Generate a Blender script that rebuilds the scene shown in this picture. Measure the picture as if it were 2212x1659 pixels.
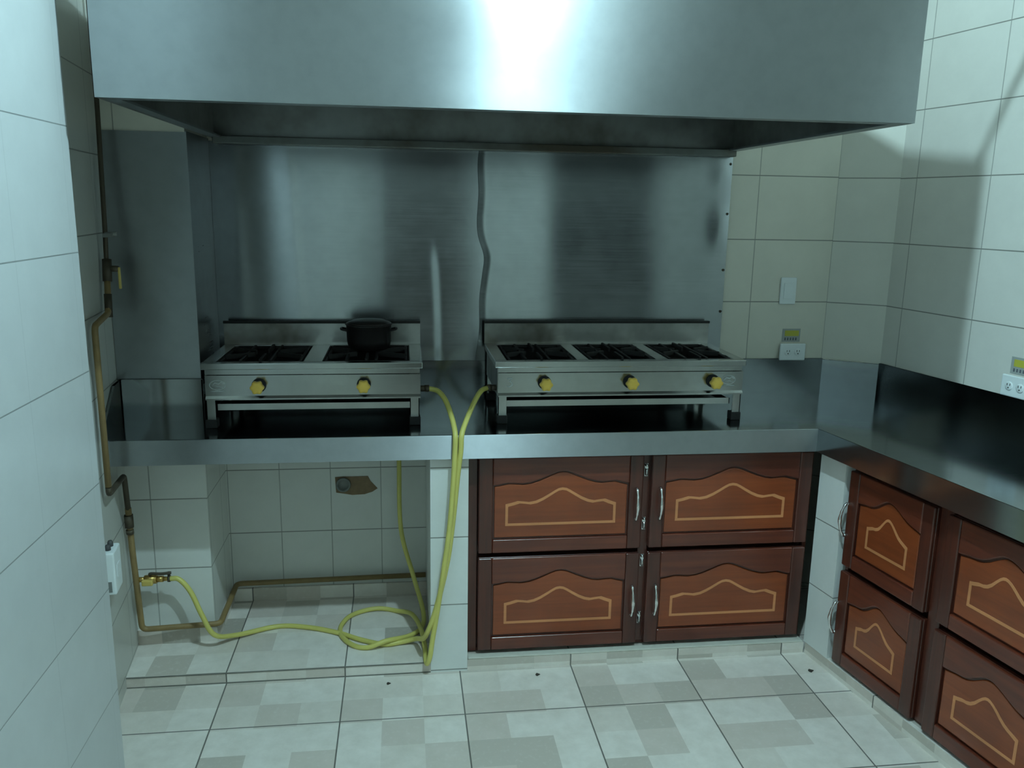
import bpy, bmesh, math, random
from mathutils import Vector, Matrix
random.seed(7)
S = bpy.context.scene
for o in list(bpy.data.objects): bpy.data.objects.remove(o)
COL = S.collection
PI = math.pi

# ------------------------------------------------------------------ camera
CAM_LOC = Vector((-0.22387, -2.72427, 1.66128)); F_PX = 1800.62
yaw, pit, rol = (math.radians(a) for a in (7.5367, 12.0452, 1.0087))
fwd = Vector((math.sin(yaw)*math.cos(pit), math.cos(yaw)*math.cos(pit), -math.sin(pit)))
rgt = Vector((math.cos(yaw), -math.sin(yaw), 0)); upv = rgt.cross(fwd)
r2 = rgt*math.cos(rol) + upv*math.sin(rol); u2 = -rgt*math.sin(rol) + upv*math.cos(rol)
cd = bpy.data.cameras.new('camera'); cam = bpy.data.objects.new('camera', cd); COL.objects.link(cam)
cd.sensor_fit = 'HORIZONTAL'; cd.sensor_width = 36; cd.lens = F_PX/2212*36; cd.clip_start = .02
M = Matrix((r2, u2, -fwd)).transposed().to_4x4(); M.translation = CAM_LOC
cam.matrix_world = M
S.camera = cam

# ------------------------------------------------------------------ world, exposure, main light values
w = bpy.data.worlds.new('world'); S.world = w; w.use_nodes = True
w.node_tree.nodes['Background'].inputs[0].default_value = (.5, .7, .7, 1)
w.node_tree.nodes['Background'].inputs[1].default_value = .02
vs = S.view_settings
vs.view_transform = 'Standard'; vs.look = 'None'; vs.gamma = 1; vs.use_curve_mapping = False
vs.exposure = 0.0
BULB_POS = (.262, -1.42, 2.90)
BULB_STRENGTH = 4000
BULB_COL = (.57, .90, 1.0)
FILL_BULB_POS = (.9, -3.7, 2.90)  # unseen second bulb, added to fill the shade and brighten the rear wall
FILL_BULB_STRENGTH = 40
FILL_BULB_COL = (.80, .95, .80)

# ------------------------------------------------------------------ node helpers
def newmat(name):
    m = bpy.data.materials.new(name); m.use_nodes = True
    nt = m.node_tree; b = nt.nodes['Principled BSDF']
    return m, nt, b
def nd(nt, t, **k):
    n = nt.nodes.new(t)
    for a, v in k.items(): setattr(n, a, v)
    return n
def math_n(nt, op, a, b=None, c=None):
    n = nd(nt, 'ShaderNodeMath', operation=op)
    for i, v in enumerate((a, b, c)):
        if v is None: continue
        if isinstance(v, (int, float)): n.inputs[i].default_value = v
        else: nt.links.new(v, n.inputs[i])
    return n.outputs[0]
def mixc(nt, fac, a, b, mode='MIX'):
    n = nd(nt, 'ShaderNodeMix', data_type='RGBA', blend_type=mode)
    for i, v in ((0, fac), (6, a), (7, b)):
        if isinstance(v, (int, float)): n.inputs[i].default_value = v
        elif isinstance(v, tuple): n.inputs[i].default_value = (*v[:3], 1)
        else: nt.links.new(v, n.inputs[i])
    return n.outputs[2]
def noise(nt, vec, scale, detail=3, rough=.5):
    n = nd(nt, 'ShaderNodeTexNoise'); n.inputs['Scale'].default_value = scale
    n.inputs['Detail'].default_value = detail; n.inputs['Roughness'].default_value = rough
    if vec is not None: nt.links.new(vec, n.inputs['Vector'])
    return n.outputs[0]
def ramp(nt, fac, stops, interp='LINEAR'):
    n = nd(nt, 'ShaderNodeValToRGB'); e = n.color_ramp.elements; n.color_ramp.interpolation = interp
    while len(e) < len(stops): e.new(.5)
    for i, (p, c) in enumerate(stops):
        e[i].position = p; e[i].color = (*c, 1) if isinstance(c, tuple) else (c, c, c, 1)
    nt.links.new(fac, n.inputs[0]); return n.outputs[0]
def bump(nt, b, h, strength=.3, dist=.002):
    n = nd(nt, 'ShaderNodeBump'); n.inputs['Strength'].default_value = strength; n.inputs['Distance'].default_value = dist
    nt.links.new(h, n.inputs['Height']); nt.links.new(n.outputs[0], b.inputs['Normal'])
def wall_uv(nt):
    """(u, v) across the face: along the wall and up it, or x and y on a flat top; object space."""
    tc = nd(nt, 'ShaderNodeTexCoord'); sp = nd(nt, 'ShaderNodeSeparateXYZ'); nt.links.new(tc.outputs['Object'], sp.inputs[0])
    ns = nd(nt, 'ShaderNodeSeparateXYZ'); nt.links.new(tc.outputs['Normal'], ns.inputs[0])
    fx = math_n(nt, 'GREATER_THAN', math_n(nt, 'ABSOLUTE', ns.outputs[0]), .7)
    fz = math_n(nt, 'GREATER_THAN', math_n(nt, 'ABSOLUTE', ns.outputs[2]), .7)
    def mixf(f, a, b_):
        n = nd(nt, 'ShaderNodeMix', data_type='FLOAT'); nt.links.new(f, n.inputs[0]); nt.links.new(a, n.inputs[2]); nt.links.new(b_, n.inputs[3]); return n.outputs[0]
    return mixf(fx, sp.outputs[0], sp.outputs[1]), mixf(fz, sp.outputs[2], sp.outputs[1]), tc.outputs['Object'], fz
def comb(nt, x, y, z=0.0):
    n = nd(nt, 'ShaderNodeCombineXYZ')
    for i, v in enumerate((x, y, z)):
        if isinstance(v, (int, float)): n.inputs[i].default_value = v
        else: nt.links.new(v, n.inputs[i])
    return n.outputs[0]
def brick(nt, vec, tw, th, mortar):
    n = nd(nt, 'ShaderNodeTexBrick'); n.offset = 0; n.squash = 1
    n.inputs['Scale'].default_value = 1; n.inputs['Mortar Size'].default_value = mortar; n.inputs['Mortar Smooth'].default_value = .3
    n.inputs['Brick Width'].default_value = tw; n.inputs['Row Height'].default_value = th; n.inputs['Bias'].default_value = 0
    n.inputs['Color1'].default_value = (0, 0, 0, 1); n.inputs['Color2'].default_value = (1, 1, 1, 1)
    nt.links.new(vec, n.inputs['Vector']); return n
def tile_mat(name, tw, th, ox, oz, col, grout=(.13, .13, .11), mortar=.0019, rough=.32, vline=.7):
    m, nt, b = newmat(name)
    u, v, P, _ = wall_uv(nt)
    vec = comb(nt, math_n(nt, 'SUBTRACT', u, ox - 40*tw), math_n(nt, 'SUBTRACT', v, oz - 40*th))
    br = brick(nt, vec, tw, th, mortar)
    def line(t, o, size):
        f = math_n(nt, 'FRACT', math_n(nt, 'DIVIDE', math_n(nt, 'SUBTRACT', t, o - 40*size), size))
        d = math_n(nt, 'MULTIPLY', math_n(nt, 'MINIMUM', f, math_n(nt, 'SUBTRACT', 1.0, f)), size)
        mr = nd(nt, 'ShaderNodeMapRange'); mr.inputs[1].default_value = mortar*.6; mr.inputs[2].default_value = mortar*1.4
        mr.inputs[3].default_value = 1; mr.inputs[4].default_value = 0; nt.links.new(d, mr.inputs[0]); return mr.outputs[0]
    grid = math_n(nt, 'MAXIMUM', math_n(nt, 'MULTIPLY', line(u, ox, tw), vline), line(v, oz, th))
    n1 = noise(nt, P, 9, 4, .6); n2 = noise(nt, P, 90, 2)
    c = mixc(nt, ramp(nt, n1, [(.3, 0.), (.75, 1.)]), tuple(x*.93 for x in col), col)
    c = mixc(nt, math_n(nt, 'MULTIPLY', br.outputs['Color'], .10), c, tuple(x*.78 for x in col))
    c = mixc(nt, math_n(nt, 'MULTIPLY', n2, .06), c, (.5, .45, .35))
    c = mixc(nt, math_n(nt, 'MULTIPLY', grid, .85), c, grout)
    nt.links.new(c, b.inputs['Base Color']); b.inputs['Roughness'].default_value = rough
    bump(nt, b, math_n(nt, 'SUBTRACT', math_n(nt, 'MULTIPLY', n1, .15), grid), .25, .0015)
    return m
FT_W, FT_H, FT_X, FT_Y = .4107, .395, -.0329, -.2369
def floor_mat(name, fh=None, fy=None):
    gh, gy = fh or FT_H, FT_Y if fy is None else fy
    m, nt, b = newmat(name)
    u, v, P, fz = wall_uv(nt)
    uu = math_n(nt, 'SUBTRACT', u, FT_X - 40*FT_W); vv = math_n(nt, 'SUBTRACT', v, gy - 40*gh)
    br = brick(nt, comb(nt, uu, vv), FT_W, gh, .0028)
    cu = math_n(nt, 'FLOOR', math_n(nt, 'MULTIPLY', uu, 3/FT_W)); cv = math_n(nt, 'FLOOR', math_n(nt, 'MULTIPLY', vv, 7.6))
    wn = nd(nt, 'ShaderNodeTexWhiteNoise', noise_dimensions='2D'); nt.links.new(comb(nt, math_n(nt, 'ADD', cu, 17.3), cv), wn.inputs['Vector'])
    c = ramp(nt, wn.outputs['Value'], [(0, (.86, .80, .73)), (.34, (.79, .72, .645)), (.56, (.69, .61, .54)), (.74, (.58, .52, .455)), (.88, (.46, .42, .365)), (.94, (.86, .80, .73))], 'CONSTANT')
    n1 = noise(nt, P, 14, 5, .65); n2 = noise(nt, P, 60, 3, .6)
    c = mixc(nt, ramp(nt, n1, [(.35, 0.), (.7, .40)]), c, (.56, .50, .42))
    c = mixc(nt, ramp(nt, n2, [(.55, 0.), (.75, .25)]), c, (.84, .82, .77))
    c = mixc(nt, math_n(nt, 'MULTIPLY', br.outputs['Fac'], .9), c, (.10, .095, .08))
    nt.links.new(c, b.inputs['Base Color']); b.inputs['Roughness'].default_value = .42
    bump(nt, b, math_n(nt, 'SUBTRACT', math_n(nt, 'MULTIPLY', n1, .1), br.outputs['Fac']), .25, .0015)
    return m
def steel_mat(name, tang=(0, 0, 1), rough=.28, aniso=.8, col=(.60, .62, .62), streak=(6, 6, 260), rvar=.12, dirt=0.0, bstr=.05, wav=0.0):
    m, nt, b = newmat(name)
    tc = nd(nt, 'ShaderNodeTexCoord'); P = tc.outputs['Object']
    mp = nd(nt, 'ShaderNodeMapping'); mp.inputs['Scale'].default_value = streak; nt.links.new(P, mp.inputs[0])
    s = noise(nt, mp.outputs[0], 1, 3, .6); n1 = noise(nt, P, 3.5, 4, .6); n2 = noise(nt, P, 22, 3, .6)
    b.inputs['Metallic'].default_value = 1
    c = mixc(nt, ramp(nt, n2, [(.4, 0.), (.8, .30)]), col, tuple(x*.72 for x in col))
    if dirt: c = mixc(nt, math_n(nt, 'MULTIPLY', ramp(nt, n1, [(.42, 0.), (.68, 1.)]), dirt), c, (.10, .075, .05))
    nt.links.new(c, b.inputs['Base Color'])
    r = math_n(nt, 'ADD', rough - rvar*.75, math_n(nt, 'MULTIPLY', n1, rvar)); r = math_n(nt, 'ADD', r, math_n(nt, 'MULTIPLY', s, rvar*.5))
    nt.links.new(r, b.inputs['Roughness'])
    b.inputs['Anisotropic'].default_value = aniso
    t = nd(nt, 'ShaderNodeCombineXYZ')
    for i in range(3): t.inputs[i].default_value = tang[i]
    nt.links.new(t.outputs[0], b.inputs['Tangent'])
    bump(nt, b, math_n(nt, 'ADD', math_n(nt, 'MULTIPLY', s, .25), math_n(nt, 'MULTIPLY', n1, wav)), bstr, .004)
    return m
def plain(name, col, rough=.5, metal=0, var=.12, scale=30, coat=0, spec=.5):
    m, nt, b = newmat(name)
    tc = nd(nt, 'ShaderNodeTexCoord')
    n = noise(nt, tc.outputs['Object'], scale, 3)
    c = mixc(nt, n, tuple(x*(1-var) for x in col), tuple(min(1, x*(1+var)) for x in col))
    nt.links.new(c, b.inputs['Base Color']); b.inputs['Roughness'].default_value = rough; b.inputs['Metallic'].default_value = metal
    b.inputs['Coat Weight'].default_value = coat; b.inputs['Specular IOR Level'].default_value = spec
    return m
def wood_mat(name, c1, c2, axis='x', rough=.3, coat=.35):
    m, nt, b = newmat(name)
    tc = nd(nt, 'ShaderNodeTexCoord'); mp = nd(nt, 'ShaderNodeMapping')
    mp.inputs['Scale'].default_value = (3, 30, 55) if axis == 'x' else (55, 30, 3)
    nt.links.new(tc.outputs['Object'], mp.inputs[0])
    n1 = noise(nt, mp.outputs[0], 1, 5, .6); n2 = noise(nt, tc.outputs['Object'], 5, 3)
    c = mixc(nt, ramp(nt, n1, [(.3, 0.), (.7, 1.)]), c1, c2)
    c = mixc(nt, ramp(nt, n2, [(.4, 0.), (.7, .4)]), c, tuple(x*.6 for x in c1))
    nt.links.new(c, b.inputs['Base Color']); b.inputs['Roughness'].default_value = rough
    b.inputs['Coat Weight'].default_value = coat; b.inputs['Coat Roughness'].default_value = .22
    bump(nt, b, n1, .08, .001)
    return m
def emit_mat(name, col, s):
    m, nt, b = newmat(name)
    b.inputs['Base Color'].default_value = (.9, .9, .9, 1)
    b.inputs['Emission Color'].default_value = (*col, 1); b.inputs['Emission Strength'].default_value = s
    return m

# ------------------------------------------------------------------ materials
RDIR = Vector((.17049, -.98536, 0)); RROT = math.atan2(RDIR.y, RDIR.x)      # direction of the right-hand run
m_back_up = tile_mat('upper_wall_tiles', .339, .2555, 1.2107, 1.033, (.74, .71, .61))
m_back_low = tile_mat('lower_wall_tiles', .203, .268, -.3230, .336, (.74, .74, .70))
m_right = tile_mat('right_wall_tiles', .345, .2540, .087, 1.033, (.76, .74, .68))
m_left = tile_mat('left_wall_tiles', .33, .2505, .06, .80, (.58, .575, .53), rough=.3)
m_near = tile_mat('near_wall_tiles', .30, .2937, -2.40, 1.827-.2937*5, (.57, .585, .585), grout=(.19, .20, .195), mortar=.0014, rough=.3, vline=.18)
m_pillar = tile_mat('pillar_tiles', .60, .2560, -.30, .264, (.80, .81, .78))
m_pillar_r = tile_mat('side_pillar_tiles', .60, .2610, -.30, .287, (.80, .81, .78))
m_paint = plain('painted_plaster', (.84, .84, .78), .8)
m_ceil = plain('ceiling_paint', (.55, .55, .52), .9)
m_floor = floor_mat('floor_tiles')
m_plat = floor_mat('platform_tiles', .80, -.20)
m_soil = plain('dark_mortar', (.10, .09, .075), .9)
m_seam = plain('grey_grout_seam', (.20, .19, .165), .9)
m_ledge = plain('ledge_mortar', (.62, .60, .52), .8)
m_hood = steel_mat('hood_steel', (0, 0, 1), .36, .85, (.38, .405, .415), streak=(4, 4, 240), bstr=.012, wav=.5)
m_hood_in = steel_mat('hood_inside_steel', (0, 0, 1), .38, .5, (.42, .43, .42), streak=(4, 4, 240), dirt=.6)
m_gut = steel_mat('greasy_gutter_steel', (0, 0, 1), .42, .3, (.22, .23, .22), streak=(4, 4, 100), dirt=.8)
m_splash = steel_mat('backsplash_steel', (0, 0, 1), .20, .6, (.41, .435, .45), streak=(4, 4, 200), bstr=.006, wav=.5)
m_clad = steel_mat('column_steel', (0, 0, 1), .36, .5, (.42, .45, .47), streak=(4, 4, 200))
m_clad_d = steel_mat('dark_column_steel', (0, 0, 1), .30, .5, (.24, .26, .28), streak=(4, 4, 200), dirt=.3)  # darker base than the front sheet, with some dirt blotches
m_top = steel_mat('worktop_steel', (0, 1, 0), .13, .2, (.31, .335, .345), streak=(5, 160, 5), bstr=.006, wav=.3)
m_edge = steel_mat('worktop_edge_steel', (0, 0, 1), .50, .95, (.44, .465, .475), streak=(4, 4, 90), rvar=.06, bstr=.0)
m_upst = steel_mat('upstand_steel', (0, 0, 1), .13, .2, (.34, .365, .375), streak=(4, 4, 90), rvar=.06, bstr=.0)
m_stove = steel_mat('stove_steel', (0, 0, 1), .18, .3, (.46, .47, .455), streak=(5, 5, 200), dirt=.15, wav=.4, bstr=.012)
m_stove_d = steel_mat('greasy_stove_steel', (0, 0, 1), .36, .3, (.46, .46, .44), streak=(5, 5, 200), dirt=.75)
m_iron = plain('black_cast_iron', (.012, .011, .010), .65)
m_rubber = plain('black_rubber', (.012, .012, .012), .8)
m_char = plain('charred_steel', (.016, .014, .012), .55, .3)
m_knob = plain('yellow_bakelite', (.88, .58, .10), .4, var=.06)
m_hose = plain('yellow_hose_rubber', (.62, .56, .15), .42, var=.10, scale=14)
m_pipe = plain('ochre_painted_pipe', (.25, .165, .065), .5, var=.3, scale=25)
m_pipe_d = plain('dark_pipe_fitting', (.07, .055, .035), .5, .3)
m_brass = plain('brass', (.50, .33, .10), .35, .8)
m_lever = plain('yellow_lever_paint', (.62, .46, .12), .45)
m_chrome = plain('chrome', (.80, .80, .80), .14, 1, var=.02)
m_plast = plain('white_plastic', (.80, .84, .84), .4, var=.02)
m_slot = plain('socket_slot', (.05, .05, .05), .6)
m_sticky = plain('sticker_yellow', (.50, .47, .06), .5)
m_stickg = plain('sticker_grey', (.36, .38, .36), .5)
m_ink = plain('sticker_ink', (.10, .11, .13), .6)
m_wframe = wood_mat('dark_mahogany_stile', (.055, .012, .007), (.105, .022, .011), 'z')
m_wrail = wood_mat('dark_mahogany_rail', (.095, .018, .009), (.165, .034, .014), 'x')
m_wpanel = wood_mat('mahogany_panel', (.21, .040, .010), (.29, .060, .014), 'x')
m_inlay = wood_mat('pale_wood_inlay', (.58, .22, .085), (.68, .27, .11), 'x', .4, .1)
m_carc = wood_mat('dark_cabinet_carcass', (.035, .012, .009), (.055, .018, .011), 'z')
m_mark = plain('pale_mark', (.62, .66, .66), .55, .6)
m_patch = plain('bare_brick_patch', (.25, .17, .10), .9, var=.3, scale=40)
m_grey_pl = plain('grey_pvc', (.20, .21, .20), .6)
m_pot = plain('blackened_pot', (.015, .012, .012), .45, .2)
m_pot_in = plain('blackened_lid', (.03, .024, .022), .4, .3)
m_crumb = plain('dark_crumb', (.05, .04, .03), .9)
m_added_door = plain('added_door_dark', (.030, .018, .012), .5)
m_added_window = plain('added_window_dark', (.012, .014, .016), .12)
m_bulb = emit_mat('bulb_glow', BULB_COL, BULB_STRENGTH)
m_fill_bulb = emit_mat('fill_bulb_glow', FILL_BULB_COL, FILL_BULB_STRENGTH)
m_socket = plain('porcelain_socket', (.7, .7, .68), .4)

# ------------------------------------------------------------------ mesh helpers
class MB:
    def __init__(s): s.bm = bmesh.new(); s.mi = 0
    def _f(s, vs):
        try: f = s.bm.faces.new(vs); f.material_index = s.mi; return f
        except ValueError: return None
    def box(s, a, b):
        x0, y0, z0 = a; x1, y1, z1 = b
        v = [s.bm.verts.new(p) for p in ((x0,y0,z0),(x1,y0,z0),(x1,y1,z0),(x0,y1,z0),(x0,y0,z1),(x1,y0,z1),(x1,y1,z1),(x0,y1,z1))]
        for q in ((0,3,2,1),(4,5,6,7),(0,1,5,4),(1,2,6,5),(2,3,7,6),(3,0,4,7)): s._f([v[i] for i in q])
        return s
    def prism(s, poly, lo, hi, axis='y'):
        """poly of 2D points extruded along axis ('y': points are (x,z); 'z': points are (x,y); 'x': points are (y,z))"""
        def P(p, t): return {'y': (p[0], t, p[1]), 'z': (p[0], p[1], t), 'x': (t, p[0], p[1])}[axis]
        A = [s.bm.verts.new(P(p, lo)) for p in poly]; B = [s.bm.verts.new(P(p, hi)) for p in poly]
        s._f(A); s._f(B[::-1]); n = len(poly)
        for i in range(n): s._f([A[i], B[i], B[(i+1) % n], A[(i+1) % n]])
        return s
    def tube(s, pts, r, seg=10, caps=True):
        pts = [Vector(p) for p in pts]; n = len(pts)
        rr = r if isinstance(r, (list, tuple)) else [r]*n
        T = [(pts[min(i+1, n-1)] - pts[max(i-1, 0)]).normalized() for i in range(n)]
        N = T[0].orthogonal().normalized(); rings = []
        for i in range(n):
            if i: N = (N - T[i]*N.dot(T[i])).normalized()
            B = T[i].cross(N)
            rings.append([s.bm.verts.new(pts[i] + (N*math.cos(2*PI*k/seg) + B*math.sin(2*PI*k/seg))*rr[i]) for k in range(seg)])
        for i in range(n-1):
            for k in range(seg):
                f = s._f([rings[i][k], rings[i][(k+1) % seg], rings[i+1][(k+1) % seg], rings[i+1][k]])
                if f: f.smooth = True
        if caps: s._f(rings[0][::-1]); s._f(rings[-1])
        return s
    def lathe(s, prof, c=(0, 0, 0), axis='z', seg=28, lobes=0, amp=0):
        """prof: list of (radius, height) revolved about an axis through c"""
        rings = []
        for (r, h) in prof:
            ring = []
            for k in range(seg):
                a = 2*PI*k/seg; q = r*(1 + amp*math.cos(lobes*a)) if lobes else r
                x, y = q*math.cos(a), q*math.sin(a)
                p = {'z': (x, y, h), 'y': (x, h, y), 'x': (h, x, y)}[axis]
                ring.append(s.bm.verts.new((c[0]+p[0], c[1]+p[1], c[2]+p[2])))
            rings.append(ring)
        for i in range(len(rings)-1):
            for k in range(seg):
                f = s._f([rings[i][k], rings[i][(k+1) % seg], rings[i+1][(k+1) % seg], rings[i+1][k]])
                if f: f.smooth = True
        if prof[0][0] > 1e-6: s._f(rings[0][::-1])
        if prof[-1][0] > 1e-6: s._f(rings[-1])
        return s
    def grid(s, x0, x1, z0, z1, nx, nz, yf, thick=.0015):
        """a thin sheet in the xz plane whose front lies at y = yf(x, z)"""
        V = [[s.bm.verts.new((x0+(x1-x0)*i/nx, yf(x0+(x1-x0)*i/nx, z0+(z1-z0)*j/nz), z0+(z1-z0)*j/nz)) for j in range(nz+1)] for i in range(nx+1)]
        for i in range(nx):
            for j in range(nz):
                f = s._f([V[i][j], V[i+1][j], V[i+1][j+1], V[i][j+1]])
                if f: f.smooth = True
        return V
    def build(s, name, mats, parent=None, loc=None, rotz=0, bevel=0, seg=2, smooth=False):
        bmesh.ops.recalc_face_normals(s.bm, faces=s.bm.faces)
        me = bpy.data.meshes.new(name); s.bm.to_mesh(me); s.bm.free()
        for m in (mats if isinstance(mats, (list, tuple)) else [mats]): me.materials.append(m)
        if smooth:
            for p in me.polygons: p.use_smooth = True
        o = bpy.data.objects.new(name, me); COL.objects.link(o)
        if loc is not None: o.location = loc
        o.rotation_euler = (0, 0, rotz)
        if parent is not None: o.parent = parent
        if bevel:
            b = o.modifiers.new('bevel', 'BEVEL'); b.width = bevel; b.segments = seg; b.limit_method = 'ANGLE'; b.angle_limit = .6
        return o
def spline(P, n=8):
    P = [Vector(p) for p in P]; Q = [P[0]*2-P[1]] + P + [P[-1]*2-P[-2]]; out = []
    for i in range(1, len(Q)-2):
        a, b, c, d = Q[i-1:i+3]
        for k in range(n):
            t = k/n
            out.append(.5*((2*b) + (c-a)*t + (2*a-5*b+4*c-d)*t*t + (-a+3*b-3*c+d)*t**3))
    out.append(P[-1]); return out
def fillet(P, r, n=5):
    P = [Vector(p) for p in P]; out = [P[0]]
    for i in range(1, len(P)-1):
        a = (P[i-1]-P[i]); b = (P[i+1]-P[i]); k = min(r, a.length*.45, b.length*.45)
        s, e = P[i]+a.normalized()*k, P[i]+b.normalized()*k
        for j in range(n+1):
            t = j/n; out.append(s*(1-t)**2 + P[i]*2*t*(1-t) + e*t*t)
    out.append(P[-1]); return out
def tag(o, label, cat, group=None):
    o['label'] = label; o['category'] = cat
    if group: o['group'] = group
    return o
def thing(name, label, cat, loc=(0, 0, 0), rotz=0, group=None):
    o = bpy.data.objects.new(name, None); COL.objects.link(o); o.location = loc; o.rotation_euler = (0, 0, rotz); o.empty_display_size = .05
    return tag(o, label, cat, group)
def struct(o): o['kind'] = 'structure'; return o
def copy_tree(o, parent=None):
    c = o.copy(); COL.objects.link(c)
    if parent is not None: c.parent = parent
    for ch in [x for x in bpy.data.objects if x.parent is o]: copy_tree(ch, c)
    return c

# ------------------------------------------------------------------ key dimensions (metres)
YB = .591            # back wall
YC, XC = .2675, -.938    # boxed column front and right face
ZC, TC = .90, .085   # worktop height and edge depth
YK = .03             # front of pillars, kick and platform
ZP = .040            # platform height
HX0, HX1, HY, HZ, HT = -.916, 1.0886, -.63, 1.8876, 2.36     # hood
CEIL = 3.06
RO = Vector((1.2923, .03, 0))           # start of the right-hand cabinet plane
CR = Vector((1.742, .4626, 0))          # corner of angled and right wall
RIN = Vector((.98536, .17049, 0))       # into the right wall
def rp(u, v, z=0): p = RO + RDIR*u + RIN*v; return (p.x, p.y, z)

# ------------------------------------------------------------------ room shell
# floor
struct(MB().box((-2.0, -4.5, -.1), (3.2, 1.0, 0)).build('floor', m_floor))
struct(MB().box((-2.0, -4.5, CEIL), (3.2, 1.0, CEIL+.1)).build('ceiling', m_ceil))
b = MB(); b.box((-1.45, YB, .85), (1.55, YB+.15, CEIL)); b.mi = 1; b.box((-1.45, YB, 0), (1.55, YB+.15, .85))
struct(b.build('wall_back', [m_back_up, m_back_low]))
# angled piece of wall between back and right
p0, p1 = Vector((1.55, YB, 0)), CR
L = (p1-p0).length; ang = math.atan2(p1.y-p0.y, p1.x-p0.x)
struct(MB().box((0, 0, 0), (L, .15, CEIL)).build('wall_corner', tile_mat('corner_wall_tiles', .60, .2545, -.2, 1.033, (.72, .70, .62)), loc=p0, rotz=ang))
struct(MB().box((0, 0, 0), (4.9, .15, CEIL)).build('wall_right', m_right, loc=CR, rotz=RROT))
# left: near wall with an outer corner, then the set-back wall beside the cooking niche
struct(MB().box((-1.6, -4.5, 0), (-1.0055, -.56, CEIL)).build('wall_left_front', m_near))
LA, LB = Vector((-1.1256, -.565, 0)), Vector((-1.2176, .30, 0))
LL = (LB-LA).length; lang = math.atan2(LB.y-LA.y, LB.x-LA.x)
struct(MB().box((0, 0, 0), (LL, .15, CEIL)).build('wall_left', m_left, loc=LA, rotz=lang))
def LW(y, off=0):   # x on the set-back left wall
    t = (y-LA.y)/(LB.y-LA.y); return LA.x + (LB.x-LA.x)*t + off
# boxed column in the left back corner
b = MB(); b.box((-1.40, YC, .85), (XC, YB+.02, CEIL)); b.mi = 1; b.box((-1.40, YC, 0), (XC, YB+.02, .85))
struct(b.build('wall_column', [m_back_up, m_back_low]))
# wall behind the camera; unseen dark door and window added to darken steel reflections
DX0, DX1 = -.42, .60
b = MB(); b.box((-1.1, -4.5, 0), (DX0, -4.35, CEIL)); b.box((DX1, -4.5, 0), (3.2, -4.35, .3)); b.box((DX1, -4.5, 2.1), (3.2, -4.35, CEIL)); b.box((DX0, -4.5, 2.1), (DX1, -4.35, CEIL))
b.box((DX1, -4.5, .3), (1.30, -4.35, 2.1)); b.box((2.35, -4.5, .3), (3.2, -4.35, 2.1))
struct(b.build('wall_front', m_paint))
struct(MB().box((DX0, -4.45, 0), (DX1, -4.40, 2.1)).build('added_dark_door', m_added_door))
struct(MB().box((1.30, -4.45, .3), (2.35, -4.43, 2.1)).build('added_dark_window', m_added_window))
# raised tiled platform of the niche
struct(MB().box((-1.30, YK, 0), (-.1385, YB, ZP)).build('trim_1', m_plat))
b = MB(); b.box((-1.19, YK-.0012, .0003), (-.139, YK+.004, .0045)); b.box((-1.19, YK-.0012, ZP-.003), (-.139, YK+.003, ZP+.0006))
struct(b.build('trim_3', m_seam))
# baseboards: niche back, column front, column side; kicks under both cabinets
struct(MB().box((XC+.002, YB-.010, ZP), (-.1385, YB, .095)).build('baseboard_back', m_floor))
struct(MB().box((-1.214, YC-.010, ZP), (XC+.010, YC, .098)).build('baseboard_column', m_floor))
struct(MB().box((XC, YC+.001, ZP), (XC+.010, YB-.011, .096)).build('baseboard_niche', m_floor))
KZ = .042
b = MB(); b.box((-.0055, YK, 0), (1.288, .56, KZ))
struct(b.build('baseboard_cabinet', m_floor))
b = MB(); b.box((.002, 0, 0), (2.4, .44, .046))
struct(b.build('baseboard_right', m_floor, loc=RO, rotz=RROT))
# pale mortar ledge on the kick below the doors
struct(MB().box((-.004, YK+.002, KZ), (1.285, YK+.035, KZ+.006)).build('trim_2', m_ledge, bevel=.003))
# tiled masonry pillars
struct(MB().box((-.138, YK-.001, 0), (-.0058, YB-.003, ZC-TC)).build('wall_pillar', m_pillar))
struct(MB().box((-.006, -.0015, .046), (.130, .30, ZC-TC)).build('wall_pillar_right', m_pillar_r, loc=RO, rotz=RROT))
struct(MB().box((1.05, -.0015, .046), (2.30, .44, ZC-TC)).build('wall_pillar_far', m_pillar_r, loc=RO, rotz=RROT))

# ------------------------------------------------------------------ ceiling bulb (main light), added fill bulb and the hood chain
def bulb(pos, label, mat):
    t = thing('ceiling_bulb', label, 'lamp', (pos[0], pos[1], CEIL))
    MB().lathe([(.055, 0), (.055, -.012), (.03, -.02), (.024, -.06), (.0, -.06)], seg=24).build('socket', m_socket, t)
    MB().lathe([(.0, -.050), (.012, -.058), (.020, -.072), (.026, -.09), (.027, -.105), (.022, -.120), (.012, -.129), (.0, -.131)], seg=20).build('glass', mat, t)
    return t
bulb(BULB_POS, 'bare glowing bulb in a porcelain ceiling socket in front of the hood', m_bulb)
bulb(FILL_BULB_POS, 'unseen fill bulb added on the ceiling at the back of the room behind the viewer', m_fill_bulb)

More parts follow.
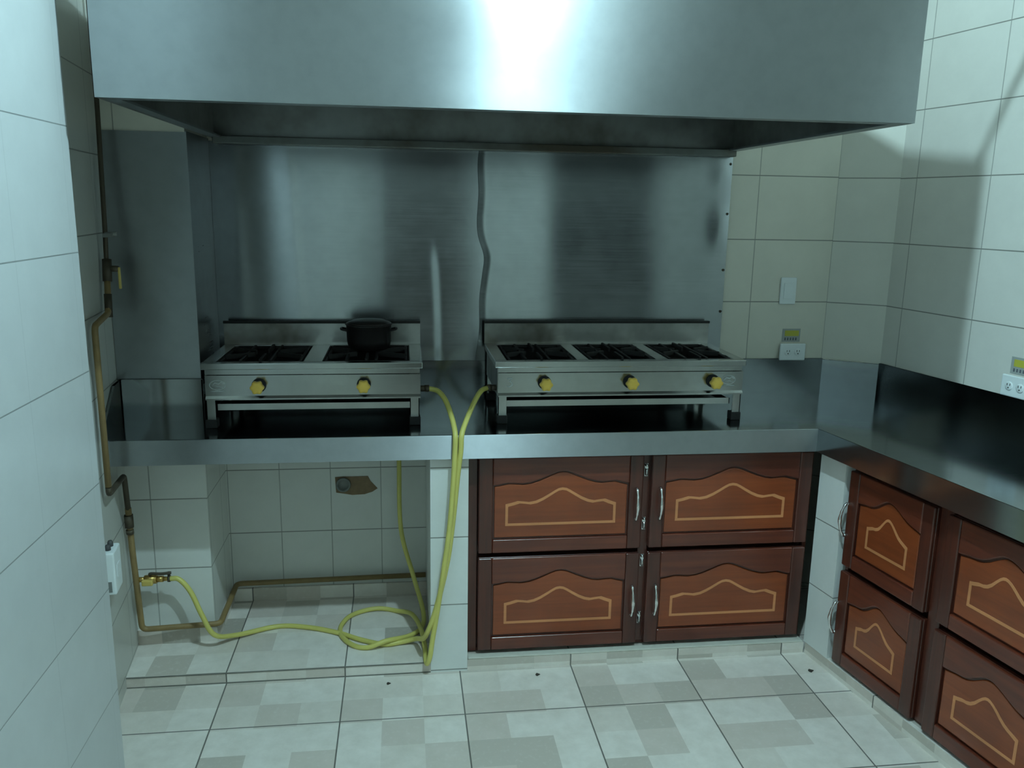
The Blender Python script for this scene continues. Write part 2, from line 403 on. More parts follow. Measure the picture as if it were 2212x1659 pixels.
# ------------------------------------------------------------------ extractor hood
hood = thing('extractor_hood', 'large stainless steel canopy hood hanging above both stoves', 'hood', (0, 0, 0))
T = .012
def hoodfront(x, z):
    return HY + .0016*math.sin(x*5.3+z*3) + .0012*math.sin(x*11+1.3-z*7) + .0008*math.sin(z*23+x*4)
b = MB(); V = b.grid(HX0, HX1, HZ, HT, 90, 26, hoodfront)
b.box((HX0, HY+.004, HZ), (HX1, HY+T, HT))
b.build('front_panel', m_hood, hood)
MB().box((HX0, HY+T, HZ), (HX0+T, YB-.022, HT)).build('side_panel', m_hood_in, hood)
MB().box((HX1-T, HY+T, HZ), (HX1, YB-.022, HT)).build('side_panel', m_hood_in, hood)
MB().box((HX0+T, YB-.032, HZ), (HX1-T, YB-.022, HT)).build('back_panel', m_hood_in, hood)
# low pitched top with a hole for the duct
cx, cy = (HX0+HX1)/2, .20
b = MB()
ring0 = [(HX0, HY), (HX1, HY), (HX1, YB-.022), (HX0, YB-.022)]; ring1 = [(cx-.2, cy-.2), (cx+.2, cy-.2), (cx+.2, cy+.2), (cx-.2, cy+.2)]
for z_off in (0, .01):
    A = [b.bm.verts.new((x, y, HT+z_off)) for x, y in ring0]; B = [b.bm.verts.new((x, y, HT+.02+z_off)) for x, y in ring1]
    for i in range(4): b._f([A[i], A[(i+1) % 4], B[(i+1) % 4], B[i]])
b.build('top_panel', m_hood_in, hood)
MB().box((cx-.2, cy-.2, HT+.015), (cx+.2, cy+.2, CEIL-.002)).build('duct', m_hood, hood)
# inward rim all round the bottom
b = MB(); RW_ = .032
b.box((HX0+T, HY+T, HZ), (HX1-T, HY+T+RW_, HZ+.006)); b.box((HX0+T, HY+T+RW_, HZ), (HX0+T+RW_, YB-.075, HZ+.006)); b.box((HX1-T-RW_, HY+T+RW_, HZ), (HX1-T, YB-.075, HZ+.006))
b.build('rim', m_hood, hood)
b = MB(); b.box((HX0+T, YB-.075, HZ-.022), (HX1-T, YB-.024, HZ+.006)); b.build('grease_gutter', m_gut, hood, bevel=.003)
# slanting hanger from hood corner to ceiling (throws the thin line of shadow on the right wall)
t = MB().tube([(HX1-.01, HY+.016, HT+.008), (1.62, HY+.012, CEIL)], .007, 8).build('hanging_rod', m_pipe_d)
tag(t, 'thin dark rod slanting from the hood corner up to the ceiling', 'rod')

# ------------------------------------------------------------------ steel wall cladding
def gs(x, c, w): return math.exp(-((x-c)/w)**2)
def ridge_slope(x, z):
    c = -.652 - .045*(z-1.5)            # a buckle leaning a little to the left towards the top
    def sg(t): return 1/(1+math.exp(-t*160))
    return -.046*(1-sg(x-(c-.024))) - .016*(sg(x-(c-.024))-sg(x-(c+.020))) + .060*(sg(x-(c+.020))-sg(x-(c+.045))) + .012*(sg(x-.03+.33)-sg(x-.115))
NXL = 140
def sheet_row(z):
    x0, x1 = XC+.0065, .115; y = YB-.004; out = []
    for i in range(NXL+1):
        x = x0+(x1-x0)*i/NXL; out.append(y); y += ridge_slope(x, z)*(x1-x0)/NXL
    return out
ROWS = {}
def yl(x, z):
    k = round(z, 5)
    if k not in ROWS: ROWS[k] = sheet_row(z)
    i = min(NXL, max(0, round((x-(XC+.0065))/(.115-XC-.0065)*NXL)))
    return ROWS[k][i] - .0010*math.sin(x*9.0+.6+.35*z) - .0014*math.sin(z*3.0+x*2.0)
def yr(x, z):
    y = YB-.0145 - .0024*math.sin(x*6.2+1.1-.3*z) - .0010*math.sin(x*17+z)
    y -= .0016*math.sin(z*2.6+x*1.3)
    y -= .0028*gs(x, 1.055, .04)*gs(z, 1.60, .09) + .002*gs(x, 1.05, .04)*gs(z, 1.83, .08)
    return y
ZS = 1.0455
b = MB(); b.grid(XC+.0065, .115, ZS+.005, HZ-.010, NXL, 50, lambda x, z: yl(x, z) - .0034/(1+math.exp(-(x+.092-.05*(1.3-z)+.10*(z-1.35)**2)/.0085))*(1/(1+math.exp((z-1.50)*34))))
tag(b.build('backsplash_sheet', m_splash, smooth=True), 'left steel backsplash sheet on the wall behind the two-burner stove', 'backsplash')
b = MB(); V = b.grid(0, 1, ZS+.005, HZ-.010, 90, 60, lambda x, z: 0)
for col in V:
    for v in col:
        z = v.co.z; xl = .074 + .009*math.sin((z-1.2)*9.5) + .005*math.sin(z*23) + .010*gs(z, 1.47, .05)
        x = xl + (HX1-.003-xl)*v.co.x; v.co.x = x; v.co.y = yr(x, z) - .003*gs(x, xl, .014)
sheet = b.build('backsplash_sheet', m_splash, smooth=True)
tag(sheet, 'right steel backsplash sheet with wavy seam behind the three-burner stove', 'backsplash')
for z in (1.645, 1.42, 1.25, 1.84): MB().lathe([(.0055, 0), (.0055, -.003), (.002, -.0055), (0, -.0055)], (HX1-.012, YB-.016, z), 'y', 10).build('screw', m_pipe_d, sheet)
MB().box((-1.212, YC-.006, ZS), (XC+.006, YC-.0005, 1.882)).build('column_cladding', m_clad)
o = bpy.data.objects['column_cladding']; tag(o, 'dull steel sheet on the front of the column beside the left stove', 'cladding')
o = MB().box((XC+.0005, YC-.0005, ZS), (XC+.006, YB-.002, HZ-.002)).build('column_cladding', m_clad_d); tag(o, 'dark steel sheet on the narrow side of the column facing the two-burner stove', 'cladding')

# ------------------------------------------------------------------ worktop (one L of folded steel)
wt = thing('worktop', 'L-shaped stainless steel worktop carrying the two stoves', 'worktop')
XL = LW(0, .003)
inner = Vector((1.248, 0, 0))
far_in = inner + RDIR*2.3
far_out = CR + RDIR*2.65
poly = [(XL, 0), (1.248, 0), (far_in.x, far_in.y), (far_out.x-.004, far_out.y), (CR.x-.004, CR.y-.003), (1.548, YB-.002), (XC+.002, YB-.002), (XC+.002, YC-.002), (LW(YC-.002, .003), YC-.002)]
MB().prism(poly, ZC-TC, ZC, 'z').build('top', m_top, wt, bevel=.003)
MB().box((XL, -.0022, ZC-TC), (1.2475, -.0002, ZC-.001)).build('front_edge', m_edge, wt, bevel=.0011)
e = MB().box((0, -.0022, ZC-TC), (2.3, -.0002, ZC-.001)).build('side_edge', m_upst, wt, loc=inner, rotz=RROT)
b = MB(); b.box((XC+.006, YB-.011, ZC), (1.549, YB-.003, ZS+.003)); b.build('back_upstand', m_upst, wt)
b = MB(); b.box((.003, -.010, ZC), (L-.003, -.002, ZS-.001)); b.build('corner_upstand', m_upst, wt, loc=p0, rotz=ang)
b = MB()
for q0, q1 in ((.012, .030), (.040, .108), (.118, .165)): b.box((q0, -.0095, ZS-.001), (q1, -.0015, ZS+.004))
b.build('sealant', m_ledge, wt, loc=p0, rotz=ang, bevel=.0015)
b = MB(); b.box((.006, -.012, ZC), (2.6, -.004, ZS+.004)); b.build('right_upstand', m_upst, wt, loc=CR, rotz=RROT)
b = MB(); b.box((-1.209, YC-.013, ZC), (XC+.012, YC-.007, ZS+.004)); b.box((XC+.007, YC-.013, ZC), (XC+.013, YB-.012, ZS+.002)); b.build('column_upstand', m_upst, wt)
b = MB(); b.prism([(.02, ZC), (.245, ZC), (.245, ZS), (.17, ZS), (.02, ZC+.06)], 0, .008, 'x')
for v in b.bm.verts: v.co.x += LW(v.co.y, .003)
b.build('left_upstand', m_upst, wt)

# ------------------------------------------------------------------ stoves
def star_knob(parent, x, y, z, name='knob'):
    k = MB().lathe([(.0, -.052), (.010, -.052), (.019, -.050), (.0215, -.045), (.0215, -.030), (.018, -.026), (.006, -.024), (.006, -.004)], (x, y, z), 'y', 36, 6, .10).build(name, m_knob, parent)
    MB().lathe([(.024, 0), (.024, -.006), (.012, -.012), (.007, -.014), (.007, -.026), (0, -.026)], (x, y, z), 'y', 24).build('bezel', m_rubber, k)
    return k
def grate(parent, x0, x1, y0, y1, z):
    b = MB(); r = .005
    for x in (x0, x1): b.box((x-r, y0, z), (x+r, y1, z+.012))
    for y in (y0, y1): b.box((x0, y-r, z), (x1, y+r, z+.012))
    cx_, cy_ = (x0+x1)/2, (y0+y1)/2
    for k in range(6):
        a = k*PI/3 + PI/6; d = Vector((math.cos(a), math.sin(a)))
        tx = min(((x1-x0)/2)/max(abs(d.x), 1e-6), ((y1-y0)/2)/max(abs(d.y), 1e-6))
        p_, q_ = Vector((cx_, cy_))+d*.045, Vector((cx_, cy_))+d*tx
        n_ = Vector((-d.y, d.x))*r
        A = [p_-n_, p_+n_, q_+n_, q_-n_]
        b.prism([(v.x, v.y) for v in A], z+.002, z+.020, 'z')
    for x in (x0+.25*(x1-x0), x0+.62*(x1-x0)): b.box((x-r, y0, z), (x+r, y1, z+.016))
    return b.build('grate', m_iron, parent, bevel=.002, seg=1)
def burner(parent, cx_, cy_, z):
    b = MB(); b.lathe([(.0, 0), (.060, 0), (.064, .01), (.060, .022), (.045, .026), (.040, .02), (.0, .02)], (cx_, cy_, z), 'z', 24)
    b.box((cx_-.012, cy_-.19, z-.006), (cx_+.012, cy_, z+.008))
    return b.build('burner', m_iron, parent)
def make_stove(label, W, n, wells, knobs, inlet_side, emblem):
    t = thing('gas_stove', label, 'stove')
    D, ZT = .41, .225        # depth and deck height above worktop
    # deck: rails around wells
    b = MB()
    b.box((0, 0, ZT-.022), (W, .030, ZT)); b.box((0, D-.035, ZT-.022), (W, D, ZT))
    xs = [0] + [e for wl in wells for e in wl] + [W]
    for i in range(0, len(xs), 2): b.box((xs[i], .030, ZT-.022), (xs[i+1], D-.035, ZT))
    b.build('deck', m_stove, t, bevel=.0025)
    MB().box((.012, .008, ZT-.040), (W-.012, .014, ZT-.022)).build('deck_skirt', m_stove, t)
    # body shell: sides and back
    b = MB(); b.box((.010, .016, .10), (.016, D-.01, ZT-.022)); b.box((W-.016, .016, .10), (W-.010, D-.01, ZT-.022)); b.box((.016, D-.016, .10), (W-.016, D-.01, ZT-.022))
    b.build('body', m_stove_d, t)
    # front panel with a folded bottom lip
    b = MB(); b.prism([(.004, ZT-.042), (.004, .112), (-.004, .104), (-.004, .099), (.020, .099), (.020, ZT-.042)], .012, W-.008, 'x')
    fp = b.build('front_panel', m_stove, t)
    # well bowls
    for (x0, x1) in wells:
        b = MB(); b.box((x0, .030, ZT-.11), (x1, D-.035, ZT-.105))
        b.box((x0, .030, ZT-.105), (x0+.003, D-.035, ZT-.004)); b.box((x1-.003, .030, ZT-.105), (x1, D-.035, ZT-.004))
        b.box((x0, .030, ZT-.105), (x1, .033, ZT-.004)); b.box((x0, D-.038, ZT-.105), (x1, D-.035, ZT-.004))
        b.build('burner_well', m_char, t)
        burner(t, (x0+x1)/2, (D)/2, ZT-.075)
        grate(t, x0+.012, x1-.012, .042, D-.047, ZT-.012)
    # back guard with dark rolled edge
    b = MB(); b.box((.0, D-.006, ZT), (W, D, ZT+.085)); g = b.build('back_guard', m_stove_d, t)
    MB().box((0, D-.016, ZT+.081), (W, D+.002, ZT+.090)).build('rolled_edge', m_char, g)
    # legs of folded angle, rubber feet, drip tray
    for x, sx in ((.012, 1), (W-.012, -1)):
        for y, sy in ((.002, 1), (D-.012, -1)):
            b = MB(); b.box((min(x, x+sx*.030), min(y, y+sy*.003), .028), (max(x, x+sx*.030), max(y, y+sy*.003), .10))
            b.box((min(x, x+sx*.003), min(y, y+sy*.030), .028), (max(x, x+sx*.003), max(y, y+sy*.030), .10))
            lg = b.build('leg', m_stove, t)
            xx, yy = x+sx*.015, y+sy*.015
            MB().box((xx-.019, yy-.019, 0), (xx+.019, yy+.019, .030)).build('rubber_foot', m_rubber, lg, bevel=.003)
    b = MB(); b.box((.045, .022, .058), (W-.045, D-.03, .062)); b.box((.045, .022, .062), (W-.045, .025, .080)); b.box((.045, .025, .062), (.048, D-.03, .075)); b.box((W-.048, .025, .062), (W-.045, D-.03, .075))
    b.build('drip_tray', m_stove, t)
    for kx in knobs: star_knob(t, kx, .004, .148)
    # gas inlet elbow
    b = MB(); yin, zin = .065, .118
    if inlet_side > 0: b.tube([(W-.012, yin, zin), (W+.012, yin, zin)], [.011, .011], 10); b.tube([(W+.008, yin, zin), (W+.024, yin, zin)], .014, 6)
    else: b.tube([(.012, yin, zin), (-.010, yin, zin)], [.011, .011], 10); b.tube([(-.006, yin, zin), (-.022, yin, zin)], .014, 6)
    b.build('gas_inlet', m_pipe_d, t)
    # pale oval mark and strokes on the panel
    ex, ez = emblem
    b = MB(); N = 28
    b.tube([(ex+.026*math.cos(2*PI*k/N), .0035, ez+.016*math.sin(2*PI*k/N)) for k in range(N+1)], .0013, 5, False)
    b.tube([(ex-.020, .0035, ez-.004), (ex-.008, .0035, ez+.008), (ex+.004, .0035, ez+.004), (ex+.012, .0035, ez+.010), (ex+.022, .0035, ez+.004)], .0022, 5)
    b.tube([(ex-.012, .0035, ez-.006), (ex+.004, .0035, ez-.004), (ex+.018, .0035, ez-.008)], .0016, 5)
    b.tube([(ex-.024, .0035, ez-.021), (ex+.024, .0035, ez-.021)], .0022, 5)
    b.build('emblem', m_mark, fp)
    return t, fp
stv2, fp2 = make_stove('two-burner steel gas stove standing left on the worktop, black pot on it', .745, 2, [(.045, .335), (.400, .700)], (.189, .542), 1, (.052, .150))
stv2.location = (-.9045, .14, ZC)
stv3, fp3 = make_stove('three-burner steel gas stove with yellow star knobs, right on the worktop', .925, 3, [(.045, .300), (.345, .595), (.640, .885)], (.178, .490, .802), -1, (.862, .152))
stv3.location = (.0945, .14, ZC)
# light "3"-shaped line on the three-burner panel
b = MB()
b.tube([(.044, .0035, .164), (.062, .0035, .164), (.052, .0035, .153), (.061, .0035, .149), (.062, .0035, .139), (.053, .0035, .134), (.043, .0035, .137)], .002, 6)
b.build('three_shaped_mark', m_mark, fp3)
# black pot on the right burner of the two-burner stove
pot = thing('cooking_pot', 'small soot-black cooking pot on the two-burner stove', 'pot', (-.352, .39, ZC+.233))
MB().lathe([(0, 0), (.068, 0), (.076, .006), (.081, .03), (.083, .088), (.087, .092), (.083, .094), (.078, .088), (.074, .012), (0, .010)], seg=36).build('body', m_pot, pot)
MB().lathe([(.082, .093), (.083, .096), (.06, .106), (.02, .110), (.0, .110)], seg=36).build('lid', m_pot_in, pot)
for s in (-1, 1):
    MB().tube(spline([(s*.080, -.022, .070), (s*.098, -.020, .074), (s*.102, 0, .075), (s*.098, .020, .074), (s*.080, .022, .070)], 4), .004, 8).build('handle', m_pot, pot)

# ------------------------------------------------------------------ cabinets
ARCH = [(0, .18), (.05, .24), (.11, .34), (.16, .31), (.21, .27), (.27, .33), (.33, .48), (.39, .68), (.44, .86), (.475, .965), (.51, 1.0), (.545, .965), (.58, .86), (.63, .68), (.69, .48), (.75, .33), (.80, .27), (.85, .31), (.90, .34), (.95, .22), (1, .12)]
ARCH_S = [(0, .12), (.06, .17), (.13, .24), (.20, .26), (.26, .33), (.32, .48), (.38, .70), (.43, .87), (.47, .965), (.51, 1.0), (.55, .975), (.60, .89), (.66, .74), (.72, .57), (.79, .40), (.86, .29), (.93, .21), (1, .12)]
def arch_pts(x0, x1, zs, zt, k=0): return [(x0+(x1-x0)*t, zs+(zt-zs)*(h-.12)/.88) for t, h in (ARCH if x1-x0 > .33 else ARCH_S)]
def make_door(parent, x0, x1, z0, z1, hx, stile=.050, rail=.050):
    d = thing_door = None
    b = MB()
    # slab and outer stiles / bottom rail / top rail with cathedral lower edge
    b.box((x0, -.018, z0), (x1, 0, z1))
    b.box((x0, -.030, z0), (x0+stile, -.017, z1)); b.box((x1-stile, -.030, z0), (x1, -.017, z1))
    b.mi = 1
    b.box((x0+stile, -.0295, z0), (x1-stile, -.017, z0+rail))
    xa, xb = x0+stile, x1-stile; zsh, ztop = z1-.105, z1-.052
    b.prism([(xa, z1)] + arch_pts(xa, xb, zsh, ztop) + [(xb, z1)], -.0292, -.017, 'y')
    d = b.build('door', [m_wframe, m_wrail], parent, bevel=.0045, seg=3)
    # raised field
    g = .006
    b = MB(); b.prism([(xa+g, z0+rail+g)] + [(x, z-g) for x, z in arch_pts(xa+g, xb-g, zsh, ztop)] + [(xb-g, z0+rail+g)], -.0225, -.016, 'y')
    b.build('panel', m_wpanel, d, bevel=.003)
    # pale inlay line
    mx = .046 if x1-x0 > .5 else .050
    ia, ib = xa+mx, xb-mx; iz0, izs, izt = z0+rail+.050, z0+rail+.128, z0+rail+.190
    up = arch_pts(ia, ib, izs, izt); wd = .0095
    up2 = [(ia+wd+(ib-ia-2*wd)*(x-ia)/(ib-ia), z-wd) for x, z in up]
    outer = [(ib, iz0), (ia, iz0)] + up; inner_ = [(ib-wd, iz0+wd), (ia+wd, iz0+wd)] + up2
    b = MB(); n = len(outer)
    A = [b.bm.verts.new((x, -.0232, z)) for x, z in outer]; B = [b.bm.verts.new((x, -.0232, z)) for x, z in inner_]
    A2 = [b.bm.verts.new((x, -.0224, z)) for x, z in outer]; B2 = [b.bm.verts.new((x, -.0224, z)) for x, z in inner_]
    for i in range(n):
        j = (i+1) % n
        b._f([A[i], A[j], B[j], B[i]]); b._f([A[i], A2[i], A2[j], A[j]]); b._f([B[i], B[j], B2[j], B2[i]]); b._f([A2[i], B2[i], B2[j], A2[j]])
    b.build('inlay', m_inlay, d)
    # chrome bow handle
    zc_ = (z0+z1)/2 - .004; h = .062
    ts = [k/16 for k in range(17)]
    path = [(hx, -.036-.024*math.sin(PI*t)**.7, zc_-h+2*h*t) for t in ts]
    rad = [.0035+.0035*math.exp(-((t-.5)/.16)**2)+.0022*(math.exp(-((t-.27)/.03)**2)+math.exp(-((t-.73)/.03)**2)+math.exp(-((t-.05)/.05)**2)+math.exp(-((t-.95)/.05)**2)) for t in ts]
    b = MB(); b.tube(path, rad, 10)
    for z in (zc_-h+.004, zc_+h-.004): b.tube([(hx, -.028, z), (hx, -.038, z)], [.006, .004], 8)
    b.build('handle', m_chrome, d, smooth=True)
    return d
def latch(parent, x, z, y=-.004):
    b = MB(); b.box((x-.006, y-.002, z-.024), (x+.006, y, z+.024)); b.tube([(x, y-.006, z-.020), (x, y-.006, z+.006)], .0045, 8); b.lathe([(0, -.006), (.006, -.003), (.006, .003), (0, .006)], (x, y-.006, z+.018), 'z', 10)
    return b.build('latch', m_chrome, parent)
# main cabinet, local x from its left end, local y from the frame front
c1 = thing('base_cabinet', 'dark mahogany four-door base cabinet under the three-burner stove', 'cabinet', (-.0035, YK+.050, KZ))
CW = 1.288; CHH = ZC-TC-KZ-.002
b = MB(); b.box((.004, .018, .006), (CW-.004, .42, CHH))
b.mi = 1
b.box((0, 0, .007), (.034, .020, CHH)); b.box((CW-.016, 0, .007), (CW, .020, CHH)); b.box((.034, 0, .007), (CW-.016, .020, .020)); b.box((.034, 0, CHH-.014), (CW-.016, .020, CHH))
b.box((.628, -.004, .020), (.664, .020, CHH-.014))
b.build('carcass', [m_carc, m_wframe], c1, bevel=.002)
zl0, zl1, zu0, zu1 = .022, .382, .402, .757
for (x0, x1, hx) in ((.036, .630, .606), (.662, 1.272, .694)):
    make_door(c1, x0, x1, zu0, zu1, hx); make_door(c1, x0, x1, zl0, zl1, hx)
for z in (.695, .490, .345, .115): latch(c1, .646, z, -.0045)
# right-hand cabinet
c2p = rp(.140, .030, .046)
c2 = thing('base_cabinet', 'dark mahogany base cabinet along the right wall, partly cut off by the photo edge', 'cabinet', c2p, RROT)
CW2 = .90; CH2 = ZC-TC-.046-.002
b = MB(); b.box((.004, .018, .002), (CW2-.004, .41, CH2)); b.mi = 1
b.box((0, 0, 0), (.016, .020, CH2)); b.box((CW2-.030, 0, 0), (CW2, .020, CH2)); b.box((.016, 0, 0), (CW2-.03, .020, .012)); b.box((.016, 0, CH2-.014), (CW2-.03, .020, CH2))
b.box((.398, -.008, .012), (.446, .020, CH2-.014))
b.build('carcass', [m_carc, m_wframe], c2, bevel=.002)
for (x0, x1, hx) in ((.012, .396, .018), (.448, .872, .850)):
    make_door(c2, x0, x1, .385, .735, hx, .048); make_door(c2, x0, x1, .012, .362, hx, .048)

# ------------------------------------------------------------------ gas pipes
def LP(y, off, z): return (LW(y, off), y, z)
gp = thing('gas_pipe', 'ochre steel gas pipe running down the left wall past the worktop and around the niche', 'pipe', (0, 0, 0))
R = .0098
MB().tube(fillet([LP(.205, .022, CEIL-.003), LP(.205, .022, 1.95), LP(.165, .024, 1.58), LP(.140, .024, 1.42)], .022), .0075, 12).build('upper_riser', m_pipe_d, gp)
up = [LP(.141, .024, 1.43), LP(.118, .024, 1.30), LP(-.075, .024, 1.283), LP(-.085, .026, .775)]
MB().tube(fillet(up, .022), R, 12).build('riser', m_pipe, gp)
mid = [LP(-.085, .026, .775), LP(-.07, .022, .745), LP(.15, .022, .735), LP(.17, .022, .60)]
MB().tube(fillet(mid, .02), .0095, 10).build('dark_union', m_pipe_d, gp)
low = [LP(.17, .022, .61), LP(.180, .022, .46), LP(.215, .026, .124), (XC+.026, YC-.026, .121), (XC+.026, YB-.030, .128), (-.142, YB-.030, .136)]
MB().tube(fillet(low, .022), .0106, 12).build('lower_run', m_pipe, gp)
b = MB(); b.tube([LP(.168, .022, .585), LP(.170, .022, .540)], .0165, 6); b.tube([LP(.17, .022, .53), LP(.172, .022, .515)], .013, 10)
b.build('fitting', m_pipe_d, gp)
b = MB(); b.tube([LP(.128, .024, 1.36), LP(.118, .024, 1.285)], .0125, 8)
b.build('fitting', m_pipe_d, gp)
b = MB(); b.tube([LP(.158, .024, 1.55), LP(.158, .060, 1.552)], .007, 8); b.box((LW(.158)+.02, .146, 1.540), (LW(.158)+.05, .168, 1.553)); b.build('clamp', m_grey_pl, gp)
# upper valve with lever hanging on the riser
vu = MB(); vu.tube([LP(.152, .024, 1.47), LP(.138, .024, 1.40)], .015, 8); vu.tube([LP(.146, .024, 1.44), LP(.146, .060, 1.44)], .010, 8)
ob = vu.build('upper_valve', m_pipe_d, gp)
MB().box((LW(.146)+.058, .139, 1.375), (LW(.146)+.064, .153, 1.445)).build('lever', m_lever, ob, bevel=.002)
# lower valve with hose tail
vy, vz = .200, .327
xv = LW(vy, .026)
vl = MB(); vl.tube([(xv, vy, vz), (xv+.030, vy, vz)], .010, 8); vl.tube([(xv+.026, vy, vz), (xv+.068, vy, vz)], [.017, .017], 6); vl.tube([(xv+.066, vy, vz), (xv+.090, vy, vz)], .012, 8)
vl.tube([(xv+.086, vy, vz), (xv+.118, vy, vz)], [.009, .0075], 8)
ob = vl.build('lower_valve', m_brass, gp)
b = MB(); b.tube(spline([(xv+.047, vy-.004, vz+.017), (xv+.050, vy-.010, vz+.026), (xv+.085, vy-.010, vz+.024), (xv+.120, vy-.008, vz+.026)], 5), .0055, 8); b.build('lever', m_pipe_d, ob)
MB().box((xv+.022, vy-.030, vz-.014), (xv+.060, vy-.014, vz+.008)).build('lever_grip', m_lever, ob, bevel=.004)
b = MB(); b.tube([(xv+.106, vy, vz), (xv+.114, vy, vz)], .0125, 12); b.box((xv+.106, vy-.005, vz+.010), (xv+.114, vy+.005, vz+.026)); b.build('hose_clamp', m_pipe_d, ob)

# ------------------------------------------------------------------ yellow hoses
HR = .0092
def hose(pts, label, n=9):
    return tag(MB().tube(spline(pts, n), HR, 12).build('gas_hose', m_hose), label, 'hose', None)
zf = ZP + HR
hose([(xv+.112, vy, vz), (xv+.145, vy-.002, vz-.004), (-.998, .193, .275), (-.962, .186, .185), (-.925, .196, .100), (-.86, .262, .060), (-.7205, .335, zf), (-.600, .315, zf), (-.4857, .262, zf), (-.395, .200, zf),
      (-.3077, .158, zf), (-.245, .165, zf+.002), (-.190, .150, .070), (-.164, .060, .120), (-.148, .012, .175), (-.120, .005, .262), (-.082, .002, .430), (-.062, .003, .580), (-.046, -.010, .760), (-.036, -.0145, .850), (-.033, -.014, .905), (-.012, .040, .945), (.020, .110, .990), (.048, .170, 1.014), (.076, .205, 1.018)],
     'yellow gas hose from the low wall valve across the platform up to the three-burner stove')
hose([(-.247, .50, .800), (-.247, .46, .665), (-.2426, .45, .390), (-.195, .44, .190), (-.158, .36, .075), (-.165, .27, zf+.004), (-.215, .205, zf+.004), (-.300, .148, zf+.019), (-.370, .140, zf), (-.425, .165, zf), (-.468, .235, zf), (-.478, .305, zf), (-.452, .385, zf), (-.395, .432, zf), (-.330, .446, zf), (-.265, .420, zf), (-.205, .345, zf+.022), (-.172, .235, zf+.022), (-.158, .12, zf+.008), (-.156, .045, zf), (-.152, .006, .050), (-.142, -.004, .085), (-.132, .004, .150), (-.118, .006, .235),
      (-.092, -.014, .430), (-.073, -.014, .580), (-.060, -.016, .760), (-.056, -.0165, .850), (-.055, -.014, .905), (-.062, .045, .945), (-.080, .125, .990), (-.105, .185, 1.012), (-.140, .205, 1.018)],
     'yellow gas hose coiled on the platform and hanging from the two-burner stove')

# ------------------------------------------------------------------ outlets, switch, stickers, wall box
def outlet_plate(name, label, cat, loc, rotz, w_, h_, kind):
    t = thing(name, label, cat, loc, rotz)
    MB().box((-w_/2, -.009, -h_/2), (w_/2, 0, h_/2)).build('plate', m_plast, t, bevel=.006, seg=3)
    if kind == 'switch':
        MB().box((-w_*.30, -.0125, -h_*.30), (w_*.30, -.0085, h_*.30)).build('rocker', m_plast, t, bevel=.002)
    else:
        for s in (-1, 1):
            f = MB().lathe([(.015, 0), (.015, -.0115), (.0135, -.0125), (0, -.0125)], (s*.022, 0, 0), 'y', 24).build('socket_face', m_plast, t)
            b = MB(); b.box((s*.022-.0065, -.0135, .001), (s*.022-.0045, -.0120, .009)); b.box((s*.022+.0045, -.0135, .001), (s*.022+.0065, -.0120, .009)); b.lathe([(.0025, -.012), (.0025, -.0135), (0, -.0135)], (s*.022, 0, -.006), 'y', 10)
            b.build('slots', m_slot, f)
    return t
outlet_plate('wall_switch', 'white upright wall switch plate on the beige tiles above the socket', 'switch', (1.370, YB-.0005, 1.335), 0, .070, .112, 'switch')
outlet_plate('wall_socket', 'white double socket plate on the back wall just above the worktop upstand', 'socket', (1.407, YB-.0115, 1.078), 0, .114, .072, 'socket')
def sticker(label, loc, rotz, w_, h_):
    t = thing('sticker', label, 'sticker', loc, rotz)
    MB().box((-w_/2, -.0008, -h_/2), (w_/2, 0, h_/2)).build('backing', m_stickg, t)
    MB().box((-w_*.36, -.0014, -h_*.06), (w_*.42, -.0007, h_*.36)).build('yellow_band', m_sticky, t)
    b = MB()
    for k in range(5): b.box((-w_*.36+k*w_*.15, -.0014, -h_*.38), (-w_*.29+k*w_*.15, -.0007, -h_*.18))
    b.build('print', m_ink, t)
sticker('small yellow and grey sticker on the back wall tiles above the double socket', (1.403, YB-.0004, 1.147), 0, .080, .056)
RWo = lambda s, z, off=.0006: (CR.x+RDIR.x*s-RIN.x*off, CR.y+RDIR.y*s-RIN.y*off, z)
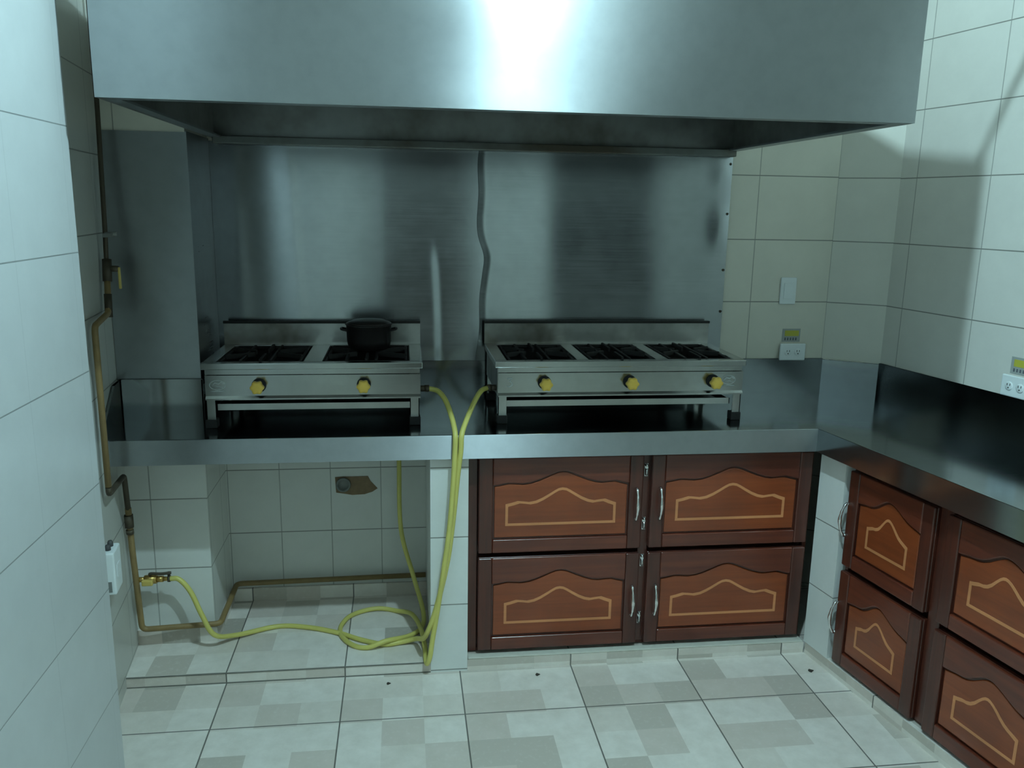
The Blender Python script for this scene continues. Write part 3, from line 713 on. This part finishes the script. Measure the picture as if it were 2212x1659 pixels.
outlet_plate('wall_socket', 'white double socket plate on the right wall at the photo edge', 'socket', RWo(.655, 1.086), RROT, .114, .074, 'socket')
sticker('small grey and yellow sticker above the socket on the right wall', RWo(.663, 1.158), RROT, .084, .058)
bx = thing('wall_box', 'white plastic surface box low on the left wall beside the niche', 'box', (LW(-.125, .001), -.125, .515), lang-PI)
# local +y points from wall into niche here
MB().box((-.045, 0, -.070), (.045, .042, .070)).build('housing', m_plast, bx, bevel=.005)
b = MB()
for s in (-.018, .016): b.lathe([(.009, .070), (.009, .080), (.006, .088), (0, .088)], (s, .02, 0), 'z', 12)
b.build('cable_gland', m_slot, bx)
MB().box((.0445, .010, -.060), (.0462, .030, -.025)).build('side_knockout', m_grey_pl, bx)
MB().box((-.02, .0415, -.02), (.02, .0435, .02)).build('cover_plate', m_plast, bx, bevel=.002)

# ------------------------------------------------------------------ broken tile patch behind the niche
t = thing('broken_tile_patch', 'brown broken tile hole with a grey pipe stub on the niche back wall', 'hole', (-.42, YB-.0005, .53))
out = [(-.088, .036), (-.055, .038), (-.02, .037), (.045, .038), (.055, .016), (.083, -.016), (.062, -.030), (.03, -.040), (-.02, -.042), (-.05, -.036), (-.085, -.030)]
b = MB(); b.prism(out, -.002, 0, 'y'); b.build('bare_brick', m_patch, t)
b = MB(); b.lathe([(.030, -.0015), (.030, -.012), (.022, -.012), (.022, -.004), (0, -.004)], (-.055, 0, .004), 'y', 20); b.build('pipe_stub', m_grey_pl, t)

# ------------------------------------------------------------------ crumbs on the floor
for (x, y, s, lab) in ((-.29, -.03, .007, 'tiny dark crumb on the floor in front of the platform'), (.245, -.025, .008, 'tiny dark crumb on the floor below the cabinet handles'), (1.255, -.10, .010, 'tiny dark crumb on the floor in the cabinet corner'), (1.52, -.555, .009, 'tiny dark crumb on the floor along the right kick')):
    b = MB(); b.lathe([(0, 0), (s, .001), (s*.8, .004), (s*.3, .006), (0, .006)], (0, 0, 0), 'z', 7, 3, .3)
    tag(b.build('crumb', m_crumb, loc=(x, y, .0)), lab, 'crumb')
